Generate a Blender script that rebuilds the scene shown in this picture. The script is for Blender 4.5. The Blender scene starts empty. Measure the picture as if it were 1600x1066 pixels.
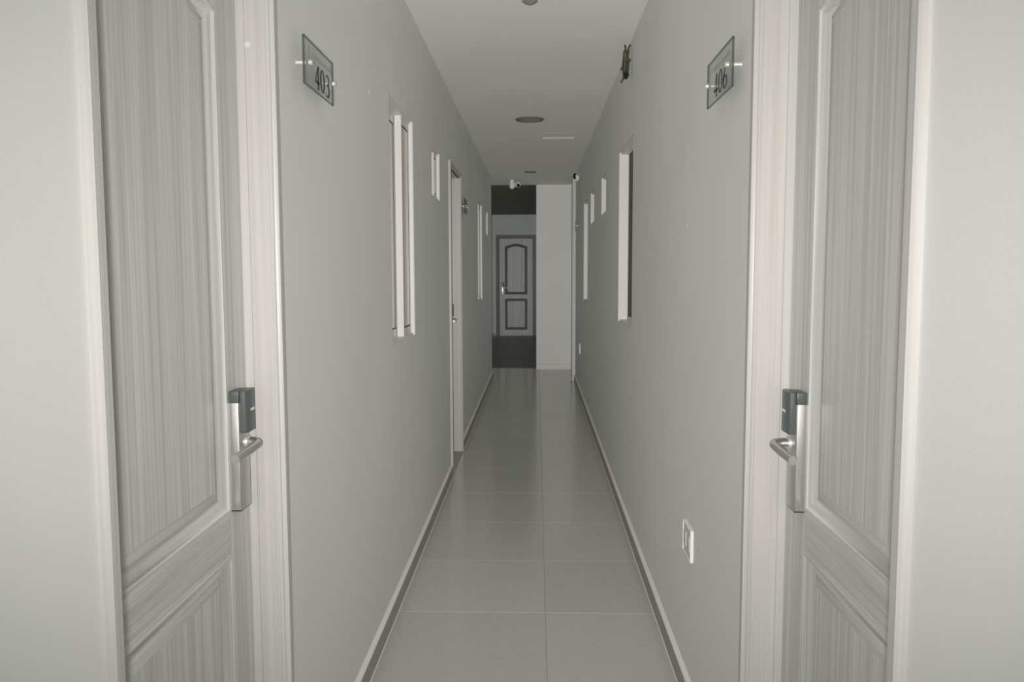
import bpy, bmesh, math, random
from mathutils import Vector, Matrix
from mathutils.geometry import tessellate_polygon

random.seed(7)
scene = bpy.context.scene
COL = scene.collection

# ------------------------------------------------------------------ camera
CAM_H = 1.40
F_PX, PITCH, YAW, ROLL = 1280.0, 0.0854, 0.0298, -0.0027


def cam_dir(x, y):
    c, s = math.cos(ROLL), math.sin(ROLL)
    x, y = c * x - s * y, s * x + c * y
    cp, sp = math.cos(PITCH), math.sin(PITCH)
    X, Y, Z = x, cp + sp * y, -sp + cp * y
    cy, sy = math.cos(YAW), math.sin(YAW)
    return Vector((cy * X - sy * Y, sy * X + cy * Y, Z))


fwd = cam_dir(0, 0)
right = cam_dir(1, 0) - fwd
up = cam_dir(0, 1) - fwd
cam_data = bpy.data.cameras.new('camera')
cam = bpy.data.objects.new('camera', cam_data)
COL.objects.link(cam)
M4 = Matrix.Identity(4)
for i in range(3):
    M4[i][0], M4[i][1], M4[i][2] = right[i], up[i], -fwd[i]
M4[2][3] = CAM_H
cam.matrix_world = M4
cam_data.sensor_fit = 'HORIZONTAL'
cam_data.sensor_width = 36.0
cam_data.lens = F_PX / 1600.0 * 36.0
cam_data.clip_start = 0.02
cam_data.clip_end = 100
scene.camera = cam

# ------------------------------------------------------------------ light
scene.view_settings.view_transform = 'Standard'
scene.view_settings.look = 'None'
scene.view_settings.gamma = 1.0
scene.view_settings.use_curve_mapping = False
scene.view_settings.exposure = 0.0

world = bpy.data.worlds.new('world')
scene.world = world
world.use_nodes = True
wbg = world.node_tree.nodes['Background']
wbg.inputs[0].default_value = (1.0, 1.0, 0.97, 1)
wbg.inputs[1].default_value = 0.0

# soft ambient fill added with fast GI to brighten the corridor, no actual source
scene.cycles.use_fast_gi = True
scene.cycles.fast_gi_method = 'ADD'
world.light_settings.ao_factor = 0.060
world.light_settings.distance = 1.2
scene.cycles.max_bounces = 10
scene.cycles.diffuse_bounces = 6


def lamp(name, kind, loc, energy, size=0.1, rot=None, color=(1, 1, 1)):
    d = bpy.data.lights.new(name, kind)
    d.energy = energy
    d.color = color
    o = bpy.data.objects.new(name, d)
    o.location = loc
    COL.objects.link(o)
    return o, d


# the photographer's flash, just above the camera
flash, fd = lamp('camera_flash', 'SPOT', (-0.02, -0.06, CAM_H - 0.02), 85.0, color=(1.0, 0.985, 0.965))
fd.shadow_soft_size = 0.03
fd.spot_size = math.radians(94)
fd.spot_blend = 1.0
flash.rotation_euler = (math.radians(90), 0, 0)
fd.use_nodes = True
_nt = fd.node_tree
_em = _nt.nodes['Emission']
_fo = _nt.nodes.new('ShaderNodeLightFalloff')
_fo.inputs['Strength'].default_value = 1.0
_mx = _nt.nodes.new('ShaderNodeMath')
_mx.operation = 'MULTIPLY_ADD'
_mx.inputs[1].default_value = 0.02
_nt.links.new(_fo.outputs['Constant'], _mx.inputs[0])
_nt.links.new(_fo.outputs['Linear'], _mx.inputs[2])
_nt.links.new(_mx.outputs[0], _em.inputs['Strength'])

# ------------------------------------------------------------------ materials
A, B, HC = 0.584, 0.497, 2.599          # left wall, right wall, ceiling
Y0, YL, YW, YF = -1.4, 10.72, 11.63, 17.7   # open end, end of left wall, white wall, far wall


def srgb(r, g, b):
    f = lambda c: (c / 255 / 12.92) if c / 255 <= 0.04045 else ((c / 255 + 0.055) / 1.055) ** 2.4
    return (f(r), f(g), f(b), 1)


def new_mat(name):
    m = bpy.data.materials.new(name)
    m.use_nodes = True
    nt = m.node_tree
    bs = nt.nodes['Principled BSDF']
    return m, nt, bs


def plain(name, col, rough=0.5, metal=0.0, spec=0.5, bump=0.0, bscale=200, var=0.0, vscale=3.0):
    m, nt, bs = new_mat(name)
    bs.inputs['Base Color'].default_value = col
    bs.inputs['Roughness'].default_value = rough
    bs.inputs['Metallic'].default_value = metal
    bs.inputs['Specular IOR Level'].default_value = spec
    if bump or var:
        tc = nt.nodes.new('ShaderNodeTexCoord')
        if var:
            n = nt.nodes.new('ShaderNodeTexNoise')
            n.inputs['Scale'].default_value = vscale
            n.inputs['Detail'].default_value = 5
            nt.links.new(tc.outputs['Object'], n.inputs['Vector'])
            r = nt.nodes.new('ShaderNodeValToRGB')
            r.color_ramp.elements[0].position = 0.3
            r.color_ramp.elements[1].position = 0.7
            r.color_ramp.elements[0].color = tuple(c * (1 - var) for c in col[:3]) + (1,)
            r.color_ramp.elements[1].color = tuple(min(1, c * (1 + var)) for c in col[:3]) + (1,)
            nt.links.new(n.outputs[0], r.inputs[0])
            nt.links.new(r.outputs[0], bs.inputs['Base Color'])
        if bump:
            n2 = nt.nodes.new('ShaderNodeTexNoise')
            n2.inputs['Scale'].default_value = bscale
            n2.inputs['Detail'].default_value = 3
            nt.links.new(tc.outputs['Object'], n2.inputs['Vector'])
            b = nt.nodes.new('ShaderNodeBump')
            b.inputs['Strength'].default_value = bump
            b.inputs['Distance'].default_value = 0.002
            nt.links.new(n2.outputs[0], b.inputs['Height'])
            nt.links.new(b.outputs[0], bs.inputs['Normal'])
    return m


def wood(name, c0, c1, scale, rough=0.42, contrast=(0.32, 0.68), bump=0.15):
    """fine straight grain, stretched along the axis with the smallest scale"""
    m, nt, bs = new_mat(name)
    tc = nt.nodes.new('ShaderNodeTexCoord')
    outs = []
    for k, (mul, det) in enumerate(((1.0, 6), (0.22, 3))):
        mp = nt.nodes.new('ShaderNodeMapping')
        mp.inputs['Scale'].default_value = tuple(s * mul for s in scale)
        mp.inputs['Location'].default_value = (k * 3.1, k * 1.7, k * 5.3)
        nt.links.new(tc.outputs['Object'], mp.inputs['Vector'])
        n = nt.nodes.new('ShaderNodeTexNoise')
        n.inputs['Scale'].default_value = 1.0
        n.inputs['Detail'].default_value = det
        n.inputs['Roughness'].default_value = 0.65
        n.inputs['Distortion'].default_value = 0.25
        nt.links.new(mp.outputs[0], n.inputs['Vector'])
        outs.append(n)
    mix = nt.nodes.new('ShaderNodeMath')
    mix.operation = 'MULTIPLY_ADD'
    mix.inputs[1].default_value = 0.62
    nt.links.new(outs[0].outputs[0], mix.inputs[0])
    sc = nt.nodes.new('ShaderNodeMath')
    sc.operation = 'MULTIPLY'
    sc.inputs[1].default_value = 0.38
    nt.links.new(outs[1].outputs[0], sc.inputs[0])
    nt.links.new(sc.outputs[0], mix.inputs[2])
    r = nt.nodes.new('ShaderNodeValToRGB')
    r.color_ramp.elements[0].position = contrast[0]
    r.color_ramp.elements[1].position = contrast[1]
    r.color_ramp.elements[0].color = c0
    r.color_ramp.elements[1].color = c1
    nt.links.new(mix.outputs[0], r.inputs[0])
    nt.links.new(r.outputs[0], bs.inputs['Base Color'])
    bs.inputs['Roughness'].default_value = rough
    bs.inputs['Specular IOR Level'].default_value = 0.4
    b = nt.nodes.new('ShaderNodeBump')
    b.inputs['Strength'].default_value = bump
    b.inputs['Distance'].default_value = 0.001
    nt.links.new(mix.outputs[0], b.inputs['Height'])
    nt.links.new(b.outputs[0], bs.inputs['Normal'])
    return m


MAT = {}
MAT['wall'] = plain('wall_paint', (0.695, 0.70, 0.675, 1), 0.7, spec=0.3, bump=0.10, bscale=300, var=0.02, vscale=1.6)
MAT['endwall'] = plain('end_wall_paint', (0.78, 0.77, 0.745, 1), 0.7, spec=0.3, bump=0.2, bscale=260, var=0.015)
MAT['ceiling'] = plain('ceiling_paint', (0.84, 0.83, 0.79, 1), 0.8, spec=0.2, bump=0.3, bscale=180, var=0.02, vscale=1.2)
MAT['ceiling_hall'] = plain('hall_ceiling_shaded', (0.17, 0.19, 0.145, 1), 0.8, spec=0.2, var=0.1)  # shade of the unlit hall ceiling put into its colour
MAT['wall_hall'] = plain('hall_wall_shaded', (0.54, 0.57, 0.53, 1), 0.7, spec=0.3, var=0.04)  # wall tone lowered so the colour carries the hall's dimness
MAT['grout'] = plain('grout', (0.40, 0.39, 0.36, 1), 0.8)
MAT['grout_light'] = plain('grout_light', (0.68, 0.665, 0.63, 1), 0.8)
MAT['skirting'] = plain('skirting_tile', (0.33, 0.325, 0.29, 1), 0.5, var=0.06, vscale=30)
MAT['skirting_top'] = plain('skirting_edge', (0.78, 0.74, 0.69, 1), 0.6)
MAT['reveal'] = plain('painted_reveal', (0.80, 0.80, 0.77, 1), 0.6)
g0, g1 = (0.35, 0.35, 0.33, 1), (0.645, 0.645, 0.62, 1)
MAT['wood_v'] = wood('door_grain_vertical', g0, g1, (95, 95, 1.1))
MAT['wood_hy'] = wood('door_grain_horizontal', (0.36, 0.355, 0.33, 1), g1, (95, 2.0, 110))
MAT['wood_hx'] = wood('door_grain_horizontal_far', g0, g1, (2.0, 95, 110))
MAT['frame'] = wood('frame_grain', (0.43, 0.41, 0.385, 1), (0.555, 0.54, 0.515, 1), (80, 80, 0.9), rough=0.38)
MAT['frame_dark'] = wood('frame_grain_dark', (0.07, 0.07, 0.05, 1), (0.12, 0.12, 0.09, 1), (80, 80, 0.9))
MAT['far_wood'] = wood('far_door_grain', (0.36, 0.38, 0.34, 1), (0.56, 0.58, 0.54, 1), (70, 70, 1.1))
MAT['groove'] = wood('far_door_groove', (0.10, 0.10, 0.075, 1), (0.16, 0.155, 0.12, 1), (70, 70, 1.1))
MAT['steel'] = plain('brushed_steel', (0.60, 0.585, 0.56, 1), 0.38, 0.85, bump=0.1, bscale=90)
MAT['steel_shiny'] = plain('polished_steel', (0.80, 0.77, 0.73, 1), 0.45, 0.6)
MAT['black_plastic'] = plain('dark_plastic', (0.085, 0.10, 0.095, 1), 0.35)
MAT['black'] = plain('black_plastic', (0.012, 0.012, 0.012, 1), 0.3)
MAT['white_plastic'] = plain('white_plastic', (0.82, 0.81, 0.78, 1), 0.4)
MAT['cap_plastic'] = plain('cap_plastic', (0.64, 0.63, 0.60, 1), 0.5)
MAT['pvc'] = plain('white_pvc', (0.72, 0.70, 0.665, 1), 0.4)
MAT['gasket'] = plain('rubber_gasket', (0.055, 0.055, 0.045, 1), 0.6)
MAT['pane_pink'] = plain('frosted_pane', (0.50, 0.44, 0.40, 1), 0.18)
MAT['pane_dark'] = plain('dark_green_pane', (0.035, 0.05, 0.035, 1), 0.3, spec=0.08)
MAT['print'] = plain('dark_green_print', (0.045, 0.065, 0.055, 1), 0.6)
MAT['print_faint'] = plain('faint_print', (0.30, 0.32, 0.34, 1), 0.6)
MAT['dark_metal'] = plain('dark_wire', (0.05, 0.052, 0.03, 1), 0.6, 0.2, var=0.3, vscale=60)
MAT['olive'] = plain('olive_twig', (0.12, 0.12, 0.07, 1), 0.8, var=0.4, vscale=90)
MAT['lamp_dark'] = plain('downlight_dark', (0.16, 0.16, 0.125, 1), 0.5)
MAT['grey_plastic'] = plain('grey_plastic', (0.50, 0.53, 0.52, 1), 0.4)
MAT['grey_rim'] = plain('grey_rim', (0.22, 0.23, 0.21, 1), 0.4)
MAT['threshold'] = plain('pale_threshold', (0.6, 0.58, 0.47, 1), 0.5)
MAT['floor_far'] = plain('floor_far_shaded', (0.13, 0.13, 0.10, 1), 0.4, var=0.08)  # hall tiles darkened in colour to stand for missing light


def tile_material():
    m, nt, bs = new_mat('porcelain_tile')
    tc = nt.nodes.new('ShaderNodeTexCoord')
    mp = nt.nodes.new('ShaderNodeMapping')
    mp.inputs['Scale'].default_value = (26, 60, 26)
    nt.links.new(tc.outputs['Object'], mp.inputs['Vector'])
    n = nt.nodes.new('ShaderNodeTexNoise')
    n.inputs['Scale'].default_value = 1
    n.inputs['Detail'].default_value = 7
    nt.links.new(mp.outputs[0], n.inputs['Vector'])
    oi = nt.nodes.new('ShaderNodeObjectInfo')
    r = nt.nodes.new('ShaderNodeValToRGB')
    r.color_ramp.elements[0].position = 0.3
    r.color_ramp.elements[1].position = 0.7
    r.color_ramp.elements[0].color = (0.465, 0.455, 0.425, 1)
    r.color_ramp.elements[1].color = (0.505, 0.495, 0.465, 1)
    nt.links.new(n.outputs[0], r.inputs[0])
    hsv = nt.nodes.new('ShaderNodeHueSaturation')
    ma = nt.nodes.new('ShaderNodeMath')
    ma.operation = 'MULTIPLY_ADD'
    ma.inputs[1].default_value = 0.06
    ma.inputs[2].default_value = 0.97
    nt.links.new(oi.outputs['Random'], ma.inputs[0])
    nt.links.new(ma.outputs[0], hsv.inputs['Value'])
    nt.links.new(r.outputs[0], hsv.inputs['Color'])
    nt.links.new(hsv.outputs[0], bs.inputs['Base Color'])
    bs.inputs['Roughness'].default_value = 0.17
    bs.inputs['Specular IOR Level'].default_value = 0.5
    return m


MAT['tile'] = tile_material()


def glass_material(name, tint, alpha):
    m, nt, bs = new_mat(name)
    bs.inputs['Base Color'].default_value = tint
    bs.inputs['Roughness'].default_value = 0.2
    bs.inputs['Specular IOR Level'].default_value = 0.2
    bs.inputs['Alpha'].default_value = alpha
    return m


MAT['acrylic'] = glass_material('acrylic_plate', (0.13, 0.17, 0.15, 1), 0.15)
MAT['acrylic_edge'] = glass_material('acrylic_edge', (0.08, 0.09, 0.08, 1), 0.45)
MAT['acrylic_dark'] = glass_material('acrylic_plate_dark', (0.012, 0.014, 0.010, 1), 1.0)


# ------------------------------------------------------------------ mesh helpers
class MB:
    def __init__(self):
        self.v, self.f, self.smooth = [], [], []

    def add(self, verts, faces, smooth=False):
        o = len(self.v)
        self.v += [Vector(p) for p in verts]
        self.f += [tuple(i + o for i in f) for f in faces]
        self.smooth += [smooth] * len(faces)
        return self

    def box(self, p0, p1):
        (x0, y0, z0), (x1, y1, z1) = p0, p1
        x0, x1 = sorted((x0, x1)); y0, y1 = sorted((y0, y1)); z0, z1 = sorted((z0, z1))
        return self.add([(x0, y0, z0), (x1, y0, z0), (x1, y1, z0), (x0, y1, z0),
                         (x0, y0, z1), (x1, y0, z1), (x1, y1, z1), (x0, y1, z1)],
                        [(0, 3, 2, 1), (4, 5, 6, 7), (0, 1, 5, 4), (1, 2, 6, 5), (2, 3, 7, 6), (3, 0, 4, 7)])

    def prism(self, poly, fmap0, fmap1, cap=True):
        """poly: 2D points; fmap0 / fmap1 put them in space at either end"""
        n = len(poly)
        vs = [fmap0(*p) for p in poly] + [fmap1(*p) for p in poly]
        fs = [(i, (i + 1) % n, n + (i + 1) % n, n + i) for i in range(n)]
        if cap:
            tri = tessellate_polygon([[Vector((p[0], p[1], 0)) for p in poly]])
            fs += [tuple(t) for t in tri] + [tuple(n + i for i in t) for t in tri]
        return self.add(vs, fs)

    def tube(self, pts, radii, seg=14, cap=True):
        pts = [Vector(p) for p in pts]
        if not isinstance(radii, (list, tuple)):
            radii = [radii] * len(pts)
        vs, fs = [], []
        t = (pts[1] - pts[0]).normalized()
        ref = Vector((0, 0, 1)) if abs(t.z) < 0.9 else Vector((1, 0, 0))
        nrm = t.cross(ref).normalized()
        for i, p in enumerate(pts):
            if i == 0: tt = pts[1] - pts[0]
            elif i == len(pts) - 1: tt = pts[-1] - pts[-2]
            else: tt = (pts[i + 1] - pts[i]).normalized() + (pts[i] - pts[i - 1]).normalized()
            tt.normalize()
            nrm = (nrm - tt * nrm.dot(tt)).normalized()
            bi = tt.cross(nrm)
            for k in range(seg):
                an = 2 * math.pi * k / seg
                vs.append(p + (nrm * math.cos(an) + bi * math.sin(an)) * radii[i])
        for i in range(len(pts) - 1):
            for k in range(seg):
                k2 = (k + 1) % seg
                fs.append((i * seg + k, i * seg + k2, (i + 1) * seg + k2, (i + 1) * seg + k))
        self.add(vs, fs, True)
        if cap:
            e = len(pts) - 1
            self.add(vs[:seg], [tuple(range(seg))])
            self.add(vs[e * seg:], [tuple(range(seg))])
        return self

    def lathe(self, prof, origin, axis=(0, 0, 1), seg=28, smooth=True):
        ax = Vector(axis).normalized()
        ref = Vector((1, 0, 0)) if abs(ax.x) < 0.9 else Vector((0, 1, 0))
        u = ax.cross(ref).normalized(); w = ax.cross(u)
        o = Vector(origin)
        vs, fs = [], []
        for r, hh in prof:
            for k in range(seg):
                an = 2 * math.pi * k / seg
                vs.append(o + ax * hh + (u * math.cos(an) + w * math.sin(an)) * r)
        for i in range(len(prof) - 1):
            for k in range(seg):
                k2 = (k + 1) % seg
                fs.append((i * seg + k, i * seg + k2, (i + 1) * seg + k2, (i + 1) * seg + k))
        return self.add(vs, fs, smooth)

    def build(self, name, mat, parent=None, bevel=0.0, recalc=True):
        base = parent_loc(parent)
        me = bpy.data.meshes.new(name)
        me.from_pydata([tuple(p - base) for p in self.v], [], self.f)
        me.polygons.foreach_set('use_smooth', self.smooth)
        if recalc or bevel:
            bm = bmesh.new(); bm.from_mesh(me)
            bmesh.ops.remove_doubles(bm, verts=bm.verts, dist=1e-6)
            bmesh.ops.recalc_face_normals(bm, faces=bm.faces)
            if bevel:
                es = [e for e in bm.edges if len(e.link_faces) == 2 and e.calc_face_angle(0) > 0.6]
                bmesh.ops.bevel(bm, geom=es, offset=bevel, segments=2, affect='EDGES', profile=0.6)
            bm.to_mesh(me); bm.free()
        me.set_sharp_from_angle(angle=math.radians(38))
        me.materials.append(MAT[mat] if isinstance(mat, str) else mat)
        o = bpy.data.objects.new(name, me)
        COL.objects.link(o)
        if parent is not None:
            o.parent = parent
        return o


LOC = {}


def parent_loc(p):
    v = Vector((0, 0, 0))
    while p is not None:
        v += LOC.get(p.name, Vector((0, 0, 0)))
        p = p.parent
    return v


def empty(name, loc):
    o = bpy.data.objects.new(name, None)
    o.location = loc
    o.empty_display_size = 0.1
    COL.objects.link(o)
    LOC[o.name] = Vector(loc)
    return o


def tag(o, label=None, cat=None, group=None, kind=None):
    if label: o['label'] = label
    if cat: o['category'] = cat
    if group: o['group'] = group
    if kind: o['kind'] = kind
    return o


def PL(s, y, z): return Vector((-A + s, y, z))     # s: distance out of the left wall's face
def PR(s, y, z): return Vector((B - s, y, z))
SIDE = {'left': PL, 'right': PR}

# ------------------------------------------------------------------ structure
Z_WIN0, Z_WIN1, Z_SM0 = 1.095, 2.10, 1.822
Z_DOOR = 2.10
DOORS = {'left': [(1.085, 1.800), (5.535, 6.270)], 'right': [(1.110, 1.862)]}
WINDOWS = {
    'left': [(3.30, 3.925, Z_WIN0, Z_WIN1), (4.61, 5.00, Z_SM0, Z_WIN1), (8.21, 8.86, Z_WIN0, Z_WIN1), (9.48, 9.92, Z_SM0, Z_WIN1)],
    'right': [(4.29, 5.00, Z_WIN0, Z_WIN1), (5.92, 6.34, Z_SM0, Z_WIN1), (7.13, 7.58, Z_SM0, Z_WIN1), (8.00, 8.66, Z_WIN0, Z_WIN1)],
}
TH = 0.17


def wall_mesh(fmap, y0, y1, z0, z1, openings, depth):
    """a wall slab with openings; fmap(s, y, z), s = 0 is the visible face, -depth the hidden one"""
    ys = sorted({y0, y1} | {o[0] for o in openings} | {o[1] for o in openings})
    zs = sorted({z0, z1} | {o[2] for o in openings} | {o[3] for o in openings})
    def solid(i, j):
        if i < 0 or j < 0 or i >= len(ys) - 1 or j >= len(zs) - 1: return False
        yc, zc = (ys[i] + ys[i + 1]) / 2, (zs[j] + zs[j + 1]) / 2
        return not any(o[0] < yc < o[1] and o[2] < zc < o[3] for o in openings)
    mb = MB()
    for i in range(len(ys) - 1):
        for j in range(len(zs) - 1):
            if not solid(i, j): continue
            a, b, c, d = ys[i], ys[i + 1], zs[j], zs[j + 1]
            for s in (0, -depth):
                mb.add([fmap(s, a, c), fmap(s, b, c), fmap(s, b, d), fmap(s, a, d)], [(0, 1, 2, 3)])
            for (di, dj, p, q) in ((-1, 0, (a, c), (a, d)), (1, 0, (b, c), (b, d)), (0, -1, (a, c), (b, c)), (0, 1, (a, d), (b, d))):
                if not solid(i + di, j + dj):
                    mb.add([fmap(0, *p), fmap(0, *q), fmap(-depth, *q), fmap(-depth, *p)], [(0, 1, 2, 3)])
    return mb


tag(wall_mesh(PL, Y0, YL, 0, HC, [(d0 - 0.02, d1 + 0.02, 0, Z_DOOR + 0.02) for d0, d1 in DOORS['left']] + WINDOWS['left'], TH)
    .build('wall_left', 'wall'), 'long pale grey painted corridor wall on the left, with the 403 sign', 'wall', kind='structure')
tag(wall_mesh(PR, Y0, YW + 0.2, 0, HC, [(d0 - 0.02, d1 + 0.02, 0, Z_DOOR + 0.02) for d0, d1 in DOORS['right']] + WINDOWS['right'], TH)
    .build('wall_right', 'wall'), 'long pale grey painted corridor wall on the right, with the 406 sign', 'wall', kind='structure')

# far hall beyond the corridor
tag(MB().box((0.0, YW, 0), (B, YF, HC)).build('wall_end', 'endwall'),
    'plain white wall block facing down the corridor at its far end', 'wall', kind='structure')
FD0, FD1 = -0.80, -0.075      # far door opening
mbk = wall_mesh(lambda s, y, z: Vector((y, YF - s, z)), -2.4, 0.3, 0, HC, [(FD0 - 0.02, FD1 + 0.02, 0, 2.125)], TH)
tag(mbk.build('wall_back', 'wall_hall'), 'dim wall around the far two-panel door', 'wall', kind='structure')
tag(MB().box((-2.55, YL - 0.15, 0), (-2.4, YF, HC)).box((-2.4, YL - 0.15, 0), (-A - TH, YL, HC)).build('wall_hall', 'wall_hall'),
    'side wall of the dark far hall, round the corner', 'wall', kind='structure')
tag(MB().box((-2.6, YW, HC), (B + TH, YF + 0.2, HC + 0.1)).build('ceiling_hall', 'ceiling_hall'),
    'ceiling of the unlit hall beyond the corridor, its shade put into the colour', 'ceiling', kind='structure')
tag(MB().box((-2.6, Y0, HC), (B + TH, YW, HC + 0.1)).build('ceiling', 'ceiling'),
    'flat off-white ceiling over the whole corridor', 'ceiling', kind='structure')
tag(MB().box((B - 0.042, 10.42, 0), (B, 10.70, HC)).build('trim_1', 'wall', bevel=0.002),
    'slim painted pilaster at the far end of the right wall', 'pilaster', kind='structure')

# floor: slab plus single tiles
floor = MB().box((-2.6, Y0, -0.12), (B + TH, YF + 0.2, -0.0022)).build('floor', 'grout')
tag(floor, 'grey porcelain tiled corridor floor with pale joints', 'floor', kind='structure')
PITCH_T, Y_J = 0.6065, 3.259
XJ = 0.0385
gap = 0.0024


def tile_mesh(w, l, mat='tile'):
    mb = MB(); e = 0.0003
    mb.add([(0, 0, -0.006), (w, 0, -0.006), (w, l, -0.006), (0, l, -0.006), (0, 0, -e), (w, 0, -e), (w, l, -e), (0, l, -e),
            (e, e, 0), (w - e, e, 0), (w - e, l - e, 0), (e, l - e, 0)],
           [(0, 1, 5, 4), (1, 2, 6, 5), (2, 3, 7, 6), (3, 0, 4, 7), (4, 5, 9, 8), (5, 6, 10, 9), (6, 7, 11, 10), (7, 4, 8, 11), (8, 9, 10, 11)])
    me = bpy.data.meshes.new('tile')
    me.from_pydata([tuple(v) for v in mb.v], [], mb.f)
    me.materials.append(MAT[mat])
    return me


cols = [(-A - TH, -A + 0.0125), ]
tmesh = {}
k0 = int(math.floor((Y0 - Y_J) / PITCH_T)) + 1
rows = [Y_J + k * PITCH_T for k in range(k0, 40)]
for yj in rows:
    if yj + PITCH_T > YF: break
    xs = [(XJ - 0.606, XJ - gap), (XJ, B - 0.0125)]
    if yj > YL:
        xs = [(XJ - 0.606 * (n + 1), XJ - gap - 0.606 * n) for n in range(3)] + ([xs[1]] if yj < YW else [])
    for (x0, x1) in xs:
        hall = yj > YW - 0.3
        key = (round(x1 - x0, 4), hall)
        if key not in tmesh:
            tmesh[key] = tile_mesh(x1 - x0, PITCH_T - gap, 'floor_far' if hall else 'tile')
        o = bpy.data.objects.new('tile', tmesh[key])
        o.location = (x0, yj + gap, 0)
        COL.objects.link(o)
        o.parent = floor


# the one joint that was filled with pale grout
MB().box((XJ, Y_J - 0.0006, -0.004), (B - 0.0125, Y_J + gap, 0.0002)).box((XJ - 0.606, Y_J + 0.0006, -0.004), (XJ - gap, Y_J + gap - 0.0006, 0.0001)).build('pale_joint', 'grout_light', floor)


# skirting
def skirting(name, fmap, runs, label):
    root = None
    prof = [(0, 0), (0.015, 0), (0.015, 0.072), (0.0, 0.072)]
    top = [(0, 0.072), (0.0155, 0.072), (0.0145, 0.076), (0.002, 0.083), (0, 0.083)]
    mb, mt = MB(), MB()
    for (a, b) in runs:
        mb.prism(prof, lambda s, z, a=a: fmap(s, a, z), lambda s, z, b=b: fmap(s, b, z))
        mt.prism(top, lambda s, z, a=a: fmap(s, a, z), lambda s, z, b=b: fmap(s, b, z))
    root = tag(mb.build(name, 'skirting'), label, 'baseboard', kind='structure')
    mt.build('top_edge', 'skirting_top', root)
    mj = MB()
    for (a, b) in runs:
        mj.prism([(0.014, 0.0), (0.0185, 0.0), (0.0185, 0.0006), (0.015, 0.002)], lambda s, z, a=a: fmap(s, a, z), lambda s, z, b=b: fmap(s, b, z))
    mj.build('floor_joint', 'grout_light', root)
    return root


CW, CP = 0.036, 0.016        # casing width and projection
sk = lambda side: ([], DOORS[side])
L_runs = [(Y0, DOORS['left'][0][0] - CW), (DOORS['left'][0][1] + CW, DOORS['left'][1][0] - CW), (DOORS['left'][1][1] + CW, YL)]
R_runs = [(Y0, DOORS['right'][0][0] - CW), (DOORS['right'][0][1] + CW, 10.42)]
skirting('baseboard_left', PL, L_runs, 'grey tile skirting with a pale top edge along the left wall')
skirting('baseboard_right', PR, R_runs, 'grey tile skirting with a pale top edge along the right wall')
skirting('baseboard_end', lambda s, y, z: Vector((y, YW - s, z)), [(0.0, B)], 'pale skirting along the foot of the white end wall')
bpy.data.objects['baseboard_end'].data.materials[0] = MAT['skirting_top']
skirting('baseboard_back', lambda s, y, z: Vector((y, YF - s, z)), [(-2.4, FD0 - 0.05)], 'dark skirting beside the far two-panel door')


# ------------------------------------------------------------------ doors
def offset_poly(poly, d):
    """move every vertex of a counter-clockwise polygon inwards by d"""
    n = len(poly); out = []
    for i in range(n):
        p0, p1, p2 = Vector(poly[i - 1]), Vector(poly[i]), Vector(poly[(i + 1) % n])
        e0 = (p1 - p0).normalized(); e1 = (p2 - p1).normalized()
        n0 = Vector((-e0.y, e0.x)); n1 = Vector((-e1.y, e1.x))
        m = (n0 + n1)
        m = m / max(1e-6, m.length_squared) * 2
        out.append(tuple(p1 + m * d))
    return out


def panel_outline(u0, u1, z0, z1, rise=0.0, seg=16):
    pts = [(u0, z0), (u1, z0), (u1, z1)]
    if rise:
        for i in range(1, seg):
            t = i / seg
            pts.append((u1 + (u0 - u1) * t, z1 + rise * math.sin(math.pi * t) ** 1.3))
    pts.append((u0, z1))
    return pts


PROFILE = [(0.0, 0.0), (0.0015, 0.0028), (0.0055, 0.003), (0.008, -0.0005), (0.014, -0.003), (0.026, -0.0128), (0.031, -0.0136), (0.035, -0.0120), (0.056, -0.0085)]


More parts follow.
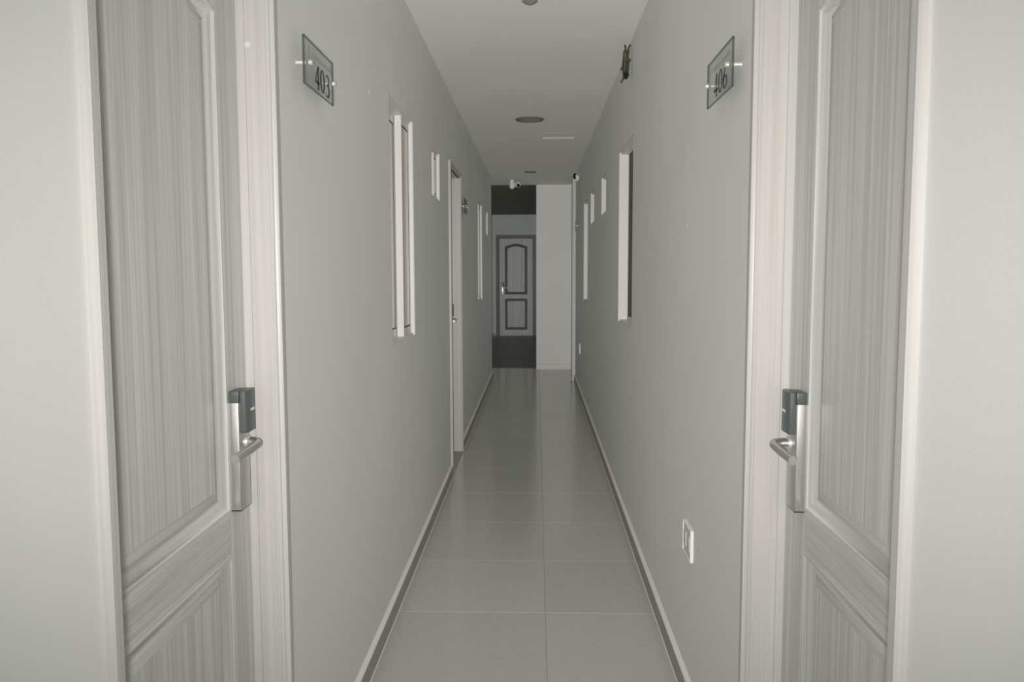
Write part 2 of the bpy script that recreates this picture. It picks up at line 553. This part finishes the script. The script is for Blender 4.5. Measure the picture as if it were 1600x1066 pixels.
def make_door(name, fmap, w, label, s_leaf, grain_h='wood_hy', leaf_mat='wood_v', frame_mat='frame', mould_mat=None,
              casing=True, cap=False, cat='door', CW=0.036, lock=(0.080, 0.0, 0.055), st=0.118):
    """fmap(u, s, z): u along the opening (0..w, lock at the far end), s out of the wall face, z up"""
    root = empty(name, fmap(w / 2, s_leaf, 0))
    tag(root, label, cat, kind='structure')
    H = Z_DOOR
    # lining of the opening, in steps like the rebated jamb
    def lining(u_in, sgn):
        pr = [(u_in, s_leaf - 0.05), (u_in, s_leaf + 0.018), (u_in - sgn * 0.002, s_leaf + 0.020), (u_in - sgn * 0.002, 0.0), (u_in + sgn * 0.02, 0.0), (u_in + sgn * 0.02, s_leaf - 0.05)]
        mb = MB().prism(pr, lambda u, s: fmap(u, s, 0.0), lambda u, s: fmap(u, s, H))
        mb.build('jamb', frame_mat, root)
    lining(0.0, -1); lining(w, 1)
    MB().prism([(0, s_leaf - 0.05), (w, s_leaf - 0.05), (w, 0), (0, 0)], lambda u, s: fmap(u, s, H), lambda u, s: fmap(u, s, H + 0.02)).build('head_jamb', frame_mat, root)
    if casing:
        cp = [(0, -0.01), (0, 0.005), (0.0025, 0.0075), (0.005, 0.0075), (0.006, 0.004), (0.0085, 0.004), (0.010, 0.0135), (0.012, CP), (CW - 0.004, CP), (CW, CP - 0.004), (CW, 0.0), (CW, -0.001)]
        for u_in, sg in ((0.0, -1), (w, 1)):
            MB().prism(cp, lambda t, s: fmap(u_in + sg * t, s, 0.0), lambda t, s: fmap(u_in + sg * t, s, H + t)).build('casing', frame_mat, root)
        MB().prism(cp, lambda t, s: fmap(-t, s, H + t), lambda t, s: fmap(w + t, s, H + t)).build('head_casing', frame_mat, root)
    # leaf
    g = 0.003
    U0, U1, ZB, ZT = g, w - g, 0.008, H - g
    core = s_leaf - 0.016
    leaf = MB()
    leaf.prism([(U0, s_leaf - 0.040), (U1, s_leaf - 0.040), (U1, core), (U0, core)], lambda u, s: fmap(u, s, ZB), lambda u, s: fmap(u, s, ZT))
    leaf = leaf.build('door_leaf', leaf_mat, root)
    p0, p1 = U0 + st, U1 - st
    zl0, zl1, zu0, zu1, rise = 0.125, 0.800, 0.892, 1.925, 0.058
    def slab(poly, nm, mt):
        MB().prism(poly, lambda u, z: fmap(u, core, z), lambda u, z: fmap(u, s_leaf, z)).build(nm, mt, leaf)
    slab([(U0, ZB), (p0, ZB), (p0, ZT), (U0, ZT)], 'stile', leaf_mat)
    slab([(p1, ZB), (U1, ZB), (U1, ZT), (p1, ZT)], 'stile', leaf_mat)
    slab([(p0, ZB), (p1, ZB), (p1, zl0), (p0, zl0)], 'rail', grain_h)
    slab([(p0, zl1), (p1, zl1), (p1, zu0), (p0, zu0)], 'rail', grain_h)
    arch = panel_outline(p0, p1, zu0, zu1, rise)
    top = [(p0, ZT), (p0, zu1)] + [q for q in reversed(arch[3:-1])] + [(p1, zu1), (p1, ZT)]
    slab(top, 'rail', leaf_mat)
    for out in (panel_outline(p0, p1, zl0, zl1), arch):
        loops = [([fmap(u, s_leaf + d, z) for u, z in offset_poly(out, o)], offset_poly(out, o)) for o, d in PROFILE]
        n = len(out)
        mb = MB()
        for k in range(len(loops) - 1):
            mb.add(loops[k][0] + loops[k + 1][0], [(i, (i + 1) % n, n + (i + 1) % n, n + i) for i in range(n)], False)
        mo = mb.build('moulding', mould_mat or leaf_mat, leaf, recalc=True)
        if not mould_mat:
            mo.data.materials.append(MAT[grain_h])
            ev = fmap(1, 0, 0) - fmap(0, 0, 0)
            for pg in mo.data.polygons:      # grain follows each run of the moulding
                vs_ = [mo.data.vertices[i_].co for i_ in pg.vertices]
                sp_h = max(v_.dot(ev) for v_ in vs_) - min(v_.dot(ev) for v_ in vs_)
                sp_v = max(v_.z for v_ in vs_) - min(v_.z for v_ in vs_)
                pg.material_index = 1 if sp_h > sp_v else 0
        tri = tessellate_polygon([[Vector((p[0], p[1], 0)) for p in loops[-1][1]]])
        MB().add(loops[-1][0], [tuple(t) for t in tri]).build('panel', leaf_mat, leaf, recalc=True)
    # electronic lock, lever and card reader
    uc = w - lock[0]
    fm0 = fmap
    fmap = lambda u, s, z: fm0(u, s, z + lock[1])      # lock height differs a little from door to door
    lk = MB().prism([(uc - 0.030, 0.0), (uc - 0.030, 0.020), (uc - 0.026, 0.0225), (uc + 0.026, 0.0225), (uc + 0.029, 0.020), (uc + 0.029, 0.0)],
                    lambda u, s: fmap(u, s_leaf + s, 0.893), lambda u, s: fmap(u, s_leaf + s, 1.124)).build('lock_plate', 'steel', root, bevel=0.001)
    MB().prism([(uc - 0.0295, 0.0), (uc - 0.0295, 0.021), (uc + 0.0285, 0.021), (uc + 0.0285, 0.0)],
               lambda u, s: fmap(u, s_leaf + s, 0.8905), lambda u, s: fmap(u, s_leaf + s, 0.893)).build('gasket', 'black', lk)
    rd = MB()
    rd.prism([(uc - 0.030, 0.0), (uc - 0.030, 0.022), (uc + 0.028, 0.022), (uc + 0.028, 0.0)],
             lambda u, s: fmap(u, s_leaf + s, 1.1245), lambda u, s: fmap(u, s_leaf + s, 1.149))
    rd = rd.build('card_reader', 'black_plastic', root, bevel=0.003)
    MB().prism([(uc - 0.026, 0.0227), (uc - 0.026, 0.034), (uc - 0.020, 0.037), (uc + 0.026, 0.037), (uc + 0.029, 0.034), (uc + 0.029, 0.0227)],
               lambda u, s: fmap(u, s_leaf + s, 1.058), lambda u, s: fmap(u, s_leaf + s, 1.149)).build('reader_cover', 'black_plastic', rd, bevel=0.003)
    MB().prism([(uc + 0.000, 0.0371), (uc + 0.000, 0.0376), (uc + 0.022, 0.0376), (uc + 0.022, 0.0371)],
               lambda u, s: fmap(u, s_leaf + s, 1.103), lambda u, s: fmap(u, s_leaf + s, 1.108)).build('indicator', 'white_plastic', rd)
    zc, rr = 1.034, 0.0092
    ul, so = uc + 0.008, lock[2]
    R = 0.028
    path = [(ul, 0.020), (ul, 0.034), (ul, so - R)]
    for i in range(1, 9):
        t = i / 8 * math.pi / 2
        path.append((ul - R + R * math.cos(t), so - R + R * math.sin(t)))
    path += [(ul - 0.08, so + 0.001), (ul - 0.152, so - 0.001)]
    lev = MB().tube([fmap(u, s_leaf + s, zc - 0.03 * max(0.0, ul - R - u)) for u, s in path], rr, 18).build('lever_handle', 'steel', root)
    MB().tube([fmap(ul, s_leaf + 0.0226, zc), fmap(ul, s_leaf + 0.028, zc)], 0.0125, 20).build('rosette', 'steel_shiny', lev)
    if cap:
        MB().tube([fm0(w - 0.0005, s_leaf + 0.026, cap), fm0(w - 0.003, s_leaf + 0.026, cap)], 0.0062, 18).build('screw_cap', 'cap_plastic', root)
    return root


make_door('door_1', lambda u, s, z: PL(s, DOORS['left'][0][0] + u, z), DOORS['left'][0][1] - DOORS['left'][0][0],
          'pale wood-grain two-panel door with electronic lock, on the left beside the 403 sign', -0.065, cap=1.888)
make_door('door_2', lambda u, s, z: PR(s, DOORS['right'][0][0] + u, z), DOORS['right'][0][1] - DOORS['right'][0][0],
          'pale wood-grain two-panel door with electronic lock, on the right beside the 406 sign', -0.076, lock=(0.100, -0.008, 0.064), st=0.138)
make_door('door_3', lambda u, s, z: PL(s, DOORS['left'][1][0] + u, z), DOORS['left'][1][1] - DOORS['left'][1][0],
          'recessed pale door halfway down the left wall, past the two windows', -0.080)
d4 = make_door('door_4', lambda u, s, z: Vector((FD1 - u, YF - s, z)), FD1 - FD0,
               'dim grey-green two-panel door closing the far end of the hall', -0.06, grain_h='far_wood', leaf_mat='far_wood',
               frame_mat='frame_dark', mould_mat='groove', CW=0.068)
MB().box((FD0, YF - 0.02, 0.001), (FD1, YF + 0.05, 0.012)).build('threshold', 'threshold', d4)


# ------------------------------------------------------------------ windows
def make_window(n, fmap, y0, y1, z0, z1, front_far, pane, label):
    """lined opening with two sliding sashes, one behind the other"""
    root = empty('window_%d' % n, fmap(0, (y0 + y1) / 2, z0))
    tag(root, label, 'window', kind='structure')
    big = (z1 - z0) > 0.5
    t = 0.010

    def bar(mb, ya, yb, za, zb, sa, sb):
        mb.box(tuple(fmap(sa, ya, za)), tuple(fmap(sb, yb, zb)))
    d0, d1 = -0.0015, -0.095
    fr = MB()
    bar(fr, y0, y0 + t, z0, z1, d0, d1); bar(fr, y1 - t, y1, z0, z1, d0, d1)
    bar(fr, y0 + t, y1 - t, z0, z0 + t, d0 - 0.006, d1); bar(fr, y0 + t, y1 - t, z1 - t, z1, d0 - 0.010, d1)
    fr.build('frame', 'pvc', root)
    ym = y0 + (y1 - y0) * (0.63 if front_far else 0.66)
    base = -0.017 if front_far else -0.028
    st, rl = (0.014, 0.036) if big else (0.010, 0.022)
    spans = [((ym, y1 - t) if front_far else (y0 + t, ym), True),
             ((y0 + t, ym + 0.02) if front_far else (ym - 0.02, y1 - t), False)]
    za, zb = z0 + t, z1 - t
    for (ya, yb), front in spans:
        sa, sb = (base, base - 0.030) if front else (base - 0.033, base - 0.053)
        sm = MB()
        bar(sm, ya, ya + st, za, zb, sa, sb); bar(sm, yb - st, yb, za, zb, sa, sb)
        bar(sm, ya + st, yb - st, za, za + rl, sa, sb); bar(sm, ya + st, yb - st, zb - rl, zb, sa, sb)
        sash = sm.build('sash', 'pvc', root)
        gk = MB(); w2 = 0.006
        a2, b2, c2, e2 = ya + st, yb - st, za + rl, zb - rl
        for (p, q, r, s_) in ((a2, a2 + w2, c2, e2), (b2 - w2, b2, c2, e2), (a2 + w2, b2 - w2, c2, c2 + w2), (a2 + w2, b2 - w2, e2 - w2, e2)):
            bar(gk, p, q, r, s_, sa - 0.002, sb + 0.002)
        gk.build('gasket', 'gasket', sash)
        pm = MB(); bar(pm, a2 + w2, b2 - w2, c2 + w2, e2 - w2, sa - 0.003, sa - 0.009)
        pm.build('pane', pane, sash)
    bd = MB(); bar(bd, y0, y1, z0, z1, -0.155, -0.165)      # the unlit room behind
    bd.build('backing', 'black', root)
    return root


wn = 1
names = {
    ('left', 0): 'tall white sliding window on the left wall, nearest the camera',
    ('left', 1): 'small high white window just before the recessed door on the left wall',
    ('left', 2): 'tall white window beyond the recessed door on the left wall',
    ('left', 3): 'small high window nearest the far end of the left wall',
    ('right', 0): 'tall white sliding window on the right wall, nearest the camera',
    ('right', 1): 'small high white window just past the tall near window on the right wall',
    ('right', 2): 'smaller-looking second high window on the right wall, nearer the far end',
    ('right', 3): 'tall white window near the far end of the right wall',
}
for side in ('left', 'right'):
    for i, (a, b, c, d) in enumerate(WINDOWS[side]):
        make_window(wn, SIDE[side], a, b, c, d, side == 'left', 'pane_pink' if (side == 'left' or i == 3) else 'pane_dark', names[(side, i)])
        wn += 1


# ------------------------------------------------------------------ room signs
def stroke(pts, widths):
    """variable-width stroke: list of quads as (2D) polygons"""
    out = []
    n = len(pts)
    L, R_ = [], []
    for i in range(n):
        p = Vector(pts[i])
        d = Vector(pts[min(i + 1, n - 1)]) - Vector(pts[max(i - 1, 0)])
        d.normalize()
        nn = Vector((-d.y, d.x)) * widths[i] * 0.66
        L.append(p + nn); R_.append(p - nn)
    for i in range(n - 1):
        out.append([L[i], L[i + 1], R_[i + 1], R_[i]])
    return out


def arc(cx, cy, rx, ry, a0, a1, n=18):
    return [(cx + rx * math.cos(math.radians(a0 + (a1 - a0) * i / n)), cy + ry * math.sin(math.radians(a0 + (a1 - a0) * i / n))) for i in range(n + 1)]


def digit(ch):
    """serif numeral in a 0.6 x 1 cell"""
    q = []
    if ch == '0':
        p = arc(0.3, 0.5, 0.22, 0.45, 0, 360, 32)
        q += stroke(p, [0.05 + 0.10 * abs(math.cos(math.radians(360 * i / 32))) for i in range(33)])
    elif ch == '4':
        q += stroke([(0.42, 0.02), (0.42, 0.97)], [0.13, 0.13])
        q += stroke([(0.42, 0.95), (0.05, 0.30)], [0.07, 0.07])
        q += stroke([(0.03, 0.29), (0.58, 0.29)], [0.09, 0.09])
        q += stroke([(0.32, 0.03), (0.52, 0.03)], [0.05, 0.05])
    elif ch == '3':
        p = arc(0.27, 0.73, 0.19, 0.21, 150, -75, 20)
        q += stroke(p, [0.06 + 0.08 * max(0, math.cos(math.radians(150 - 225 * i / 20))) for i in range(21)])
        p = arc(0.26, 0.27, 0.23, 0.25, 80, -150, 20)
        q += stroke(p, [0.06 + 0.09 * max(0, math.cos(math.radians(80 - 230 * i / 20))) for i in range(21)])
        q += stroke([(0.20, 0.53), (0.36, 0.525)], [0.06, 0.06])
    elif ch == '6':
        p = arc(0.3, 0.28, 0.21, 0.24, 0, 360, 28)
        q += stroke(p, [0.06 + 0.08 * abs(math.cos(math.radians(360 * i / 28))) for i in range(29)])
        q += stroke([(0.10, 0.30), (0.12, 0.50), (0.20, 0.72), (0.34, 0.88), (0.52, 0.96)], [0.12, 0.13, 0.12, 0.09, 0.05])
    return q


def room_sign(fmap, y0, y1, zc, hh, number, label, mirror, dark=False, standoffs=True):
    """glass plate on two stand-offs; mirror: text runs towards -y (right wall)"""
    root = empty('room_sign', fmap(0, (y0 + y1) / 2, zc))
    tag(root, label, 'sign', 'room number plates on the corridor walls')
    s0, s1 = 0.026, 0.031
    z0, z1 = zc - hh / 2, zc + hh / 2
    p, q = fmap(s0, y0, z0), fmap(s1, y1, z1)
    plate = MB().box(tuple(p), tuple(q)).build('plate', 'acrylic_dark' if dark else 'acrylic', root)
    ed = MB(); e = 0.0022
    for (a, b, c, d) in ((y0 - e, y0, z0 - e, z1 + e), (y1, y1 + e, z0 - e, z1 + e), (y0, y1, z0 - e, z0), (y0, y1, z1, z1 + e)):
        ed.box(tuple(fmap(s0, a, c)), tuple(fmap(s1, b, d)))
    ed.build('plate_edge', 'acrylic_dark' if dark else 'acrylic_edge', plate)
    W = y1 - y0
    def at(t, v, s): return fmap(s, (y1 - t * W) if mirror else (y0 + t * W), z0 + v * hh)
    for t in (0.13, 0.965):
        tt = t if not mirror else 1 - t + 0.02
        c0, c1, c2 = at(tt, 0.5, 0.0), at(tt, 0.5, 0.0255), at(tt, 0.5, 0.040)
        so = MB().tube([c0, c1], 0.0055, 16).build('standoff', 'steel_shiny', root)
        MB().tube([at(tt, 0.5, 0.0315), c2], 0.0068, 18).build('standoff_cap', 'steel_shiny', so)
    if number:
        dw, dh = 0.185, 0.54
        for i, ch in enumerate(number):
            mb = MB()
            for quad in digit(ch):
                mb.add([at(0.31 + i * dw + pt.x * dw * 1.5, 0.06 + pt.y * dh, s1 + 0.0006) for pt in quad], [(0, 1, 2, 3)])
            mb.build('numeral', 'print', plate, recalc=False)
        # hazy line of lettering over the number and the small upright emblem
        rnd = random.Random(3)
        mb = MB(); t = 0.25
        while t < 0.93:
            wd = rnd.uniform(0.018, 0.034)
            hgt = rnd.choice((0.07, 0.10, 0.14))
            for quad in stroke([(t, 0.70), (t + wd * 0.35, 0.70 + hgt), (t + wd * 0.8, 0.70)], [0.012, 0.009, 0.011]):
                mb.add([at(pt.x, pt.y, s1 + 0.0005) for pt in quad], [(0, 1, 2, 3)])
            t += wd + (0.03 if rnd.random() < 0.22 else 0.005)
        mb.build('lettering', 'print_faint', plate, recalc=False)
        mb = MB()
        for zz, ww in ((0.60, 0.03), (0.68, 0.02), (0.74, 0.04), (0.82, 0.025)):
            for quad in stroke([(0.10, zz), (0.10 + ww, zz + 0.03)], [0.05, 0.03]):
                mb.add([at(pt.x + 0.01, pt.y, s1 + 0.0005) for pt in quad], [(0, 1, 2, 3)])
        mb.build('emblem', 'print_faint', plate, recalc=False)
    return root


room_sign(PL, 1.992, 2.268, 1.907, 0.110, '403', 'room plate with the number 403, on the left wall beside the near door', False)
room_sign(PR, 2.018, 2.300, 1.897, 0.112, '406', 'acrylic sign numbered 406 hung from the right wall next to its door frame', True)
room_sign(PL, 6.40, 6.60, 1.905, 0.110, '', 'dark-looking room plate on the left wall beyond the recessed door', False, dark=True)
room_sign(PR, 9.72, 9.98, 1.93, 0.110, '', 'faint room plate at the far end of the right wall', True)


# ------------------------------------------------------------------ sockets
def socket(fmap, y0, y1, z0, z1, label):
    root = empty('wall_socket', fmap(0, (y0 + y1) / 2, z0))
    tag(root, label, 'socket', 'wall sockets on the right wall')
    fr = MB(); r = 0.0035
    for (a, b, c, d) in ((y0, y0 + r, z0, z1), (y1 - r, y1, z0, z1), (y0 + r, y1 - r, z0, z0 + r), (y0 + r, y1 - r, z1 - r, z1)):
        fr.box(tuple(fmap(0, a, c)), tuple(fmap(0.010, b, d)))
    fr.build('cover_frame', 'white_plastic', root)
    MB().box(tuple(fmap(0, y0 + r, z0 + r)), tuple(fmap(0.0075, y1 - r, z1 - r))).build('cover_plate', MAT['sock'], root)
    ym, zm = (y0 + y1) / 2, (z0 + z1) / 2
    for k in (-1, 1):
        yc = ym + k * (y1 - y0) * 0.22
        m = MB().box(tuple(fmap(0.0075, yc - 0.02, zm - 0.024)), tuple(fmap(0.0105, yc + 0.02, zm + 0.024))).build('module', MAT['sock'], root, bevel=0.001)
        for dy in (-0.007, 0.007):
            MB().box(tuple(fmap(0.0106, yc + dy - 0.0015, zm + 0.002)), tuple(fmap(0.0109, yc + dy + 0.0015, zm + 0.014))).build('slot', 'grey_plastic', m)
    MB().tube([fmap(0.0075, ym, zm - 0.01), fmap(0.0095, ym, zm - 0.01)], 0.003, 12).build('screw', 'white_plastic', root)
    return root


MAT['sock'] = plain('socket_plastic', (0.62, 0.58, 0.55, 1), 0.4)
socket(PR, 2.545, 2.680, 0.474, 0.577, 'white-rimmed double wall socket low on the right wall near the camera')
socket(PR, 9.22, 9.35, 0.462, 0.572, 'small white wall socket low at the far end of the right wall')

# ------------------------------------------------------------------ ceiling fixtures
MAT['diffuser'] = plain('unlit_diffuser', (0.34, 0.335, 0.29, 1), 0.5)


def downlight(x, y, r, label):
    root = empty('downlight', (x, y, HC))
    tag(root, label, 'ceiling light', 'round ceiling downlights')
    MB().lathe([(r, 0.0), (r, -0.006), (r * 0.97, -0.010), (r * 0.84, -0.010), (r * 0.80, -0.004), (r * 0.80, 0.0)], (x, y, HC - 0.0002), seg=36).build('trim_ring', 'lamp_dark', root)
    MB().lathe([(r * 0.80, -0.003), (r * 0.5, -0.0045), (0.0005, -0.005)], (x, y, HC), seg=36).build('diffuser', 'diffuser', root)
    return root


downlight(-0.052, 6.62, 0.112, 'unlit round downlight midway along the corridor ceiling')
downlight(-0.072, 10.08, 0.072, 'small unlit round downlight at the far end of the corridor ceiling')

det = empty('smoke_detector', (-0.027, 3.561, HC))
tag(det, 'grey dome detector hanging from the ceiling at the top of the picture', 'smoke detector')
dx, dy = -0.027, 3.561
MB().lathe([(0.0005, 0), (0.055, 0.0), (0.055, -0.02), (0.045, -0.030), (0.030, -0.034)], (dx, dy, HC), seg=32).build('base', 'white_plastic', det)
MB().lathe([(0.030, -0.034), (0.033, -0.040), (0.034, -0.062), (0.0335, -0.068)], (dx, dy, HC), seg=32).build('housing', 'grey_plastic', det)
MB().lathe([(0.0335, -0.068), (0.026, -0.074), (0.012, -0.081), (0.0005, -0.083)], (dx, dy, HC), seg=32).build('cap', 'grey_rim', det)

MAT['vent'] = plain('vent_plastic', (0.50, 0.49, 0.46, 1), 0.6)
vent = empty('ceiling_vent', (0.20, 7.40, HC))
tag(vent, 'thin pale vent strip on the ceiling just beyond the middle downlight', 'vent')
vx0, vx1, vy0, vy1 = 0.058, 0.341, 7.26, 7.52
vm = MB()
vm.box((vx0, vy1 - 0.012, HC - 0.018), (vx1, vy1, HC))
vm.build('lip', 'vent', vent)
vm = MB()
for (a, b, c, d) in ((vx0, vx1, vy0, vy0 + 0.01), (vx0, vx0 + 0.01, vy0 + 0.01, vy1 - 0.012), (vx1 - 0.01, vx1, vy0 + 0.01, vy1 - 0.012)):
    vm.box((a, c, HC - 0.0012), (b, d, HC))
vm.build('frame', 'ceiling', vent)
# ------------------------------------------------------------------ security cameras
c1 = empty('security_camera', (-0.31, 11.0, 2.52))
tag(c1, 'white security camera with black lens hanging from the ceiling before the dark far hall', 'camera')
bx, by, bz = -0.322, 11.0, 2.522
MB().lathe([(0.0005, 0.052), (0.030, 0.050), (0.036, 0.030), (0.036, 0.0), (0.034, -0.02), (0.022, -0.036), (0.0005, -0.042)], (bx, by, bz), seg=24).build('mount', 'white_plastic', c1)
body = MB().tube([(bx + 0.015, by + 0.02, bz + 0.022), (bx + 0.060, by - 0.02, bz + 0.012), (bx + 0.085, by - 0.075, bz + 0.008)], [0.030, 0.032, 0.034], 20).build('body', 'white_plastic', c1)
MB().tube([(bx + 0.085, by - 0.0755, bz + 0.000), (bx + 0.0875, by - 0.082, bz - 0.001)], [0.024, 0.022], 20).build('lens', 'black', body)
MB().box((bx - 0.02, by - 0.02, bz + 0.045), (bx + 0.02, by + 0.02, HC)).build('bracket', 'white_plastic', c1)

c2 = empty('security_camera', (B, 9.55, 2.47))
tag(c2, 'white security camera high in the far corner of the right wall and ceiling', 'camera')
MB().tube([(B, 9.55, 2.48), (B - 0.03, 9.55, 2.48)], [0.035, 0.03], 20).build('mount', 'white_plastic', c2)
b2 = MB().tube([(B - 0.02, 9.55, 2.485), (B - 0.032, 9.50, 2.47), (B - 0.04, 9.44, 2.45)], [0.028, 0.036, 0.030], 18).build('body', 'white_plastic', c2)
MB().tube([(B - 0.058, 9.47, 2.495), (B - 0.064, 9.45, 2.47), (B - 0.060, 9.44, 2.44)], [0.016, 0.020, 0.014], 14).build('lens', 'black', b2)
MB().tube([(B - 0.035, 9.44, 2.418), (B - 0.030, 9.44, 2.406)], 0.008, 10).build('cable_plug', MAT['copper'] if 'copper' in MAT else 'threshold', c2)

# ------------------------------------------------------------------ hanging ornament
OY = 4.38
orn = empty('hanging_ornament', (0.462, OY, 2.40))
tag(orn, 'dark twiggy ornament with two prongs hanging where the right wall meets the ceiling', 'ornament')


def op(px, py, dy=0.0):
    """point of the ornament: px, py on its own 0..1 grid (width 0.06, height 0.19)"""
    return Vector((0.434 + 0.060 * px, OY + dy, 2.566 - 0.190 * py))


def zag(pts, r, name, mat):
    return MB().tube([op(*p) for p in pts], r, 7).build(name, mat, orn)


zag([(0.40, 0.0), (0.48, 0.06), (0.48, 0.16), (0.36, 0.27), (0.30, 0.45), (0.28, 0.62), (0.34, 0.80)], [0.006, 0.005, 0.005, 0.006, 0.006, 0.006, 0.006], 'prong', 'dark_metal')
zag([(0.90, 0.0), (0.78, 0.06), (0.66, 0.16), (0.68, 0.30), (0.70, 0.42), (0.72, 0.60), (0.66, 0.80)], [0.006, 0.0045, 0.005, 0.006, 0.006, 0.006, 0.006], 'prong', 'dark_metal')
rr_ = random.Random(5)
for k in range(9):
    a = 0.30 + 0.42 * k / 8
    pts = []
    for j in range(7):
        pts.append((a + rr_.uniform(-0.07, 0.07), 0.16 + 0.66 * j / 6, rr_.uniform(-0.014, 0.010)))
    zag(pts, [0.003] * 7, 'twig', 'olive' if k % 2 else 'dark_metal')
zag([(0.74, 0.36), (0.90, 0.385), (0.86, 0.42), (0.74, 0.50)], [0.003, 0.004, 0.004, 0.003], 'side_twig', 'dark_metal')
zag([(0.30, 0.54), (0.14, 0.63), (0.10, 0.655), (0.30, 0.66)], [0.003, 0.005, 0.004, 0.003], 'side_twig', 'dark_metal')
MB().tube([op(0.66, 0.73), op(0.58, 0.80), op(0.48, 0.86), op(0.36, 0.89)], [0.005, 0.013, 0.014, 0.006], 12).build('knot', 'black', orn)
zag([(0.34, 0.87), (0.20, 0.95), (0.13, 1.0)], [0.006, 0.004, 0.005], 'tip', 'dark_metal')

# ------------------------------------------------------------------ paint chips on the walls
MAT['chip'] = plain('bare_plaster', (0.88, 0.87, 0.84, 1), 0.8)
for wall_name, fm, y, z, hw, hh in (('wall_left', PL, 2.914, 2.027, 0.016, 0.022), 
                                    ('wall_left', PL, 3.71, 0.647, 0.008, 0.030), ('wall_right', PR, 2.735, 1.548, 0.012, 0.014)):
    rc = random.Random(int(z * 1000))
    pts_ = [(hw * 0.5 * math.cos(k * 1.047) * rc.uniform(0.6, 1), hh * 0.5 * math.sin(k * 1.047) * rc.uniform(0.7, 1)) for k in range(6)]
    MB().prism(pts_, lambda p, q: fm(0.0001, y + p, z + q), lambda p, q: fm(0.0006, y + p, z + q)).build('paint_chip', 'chip', bpy.data.objects[wall_name])
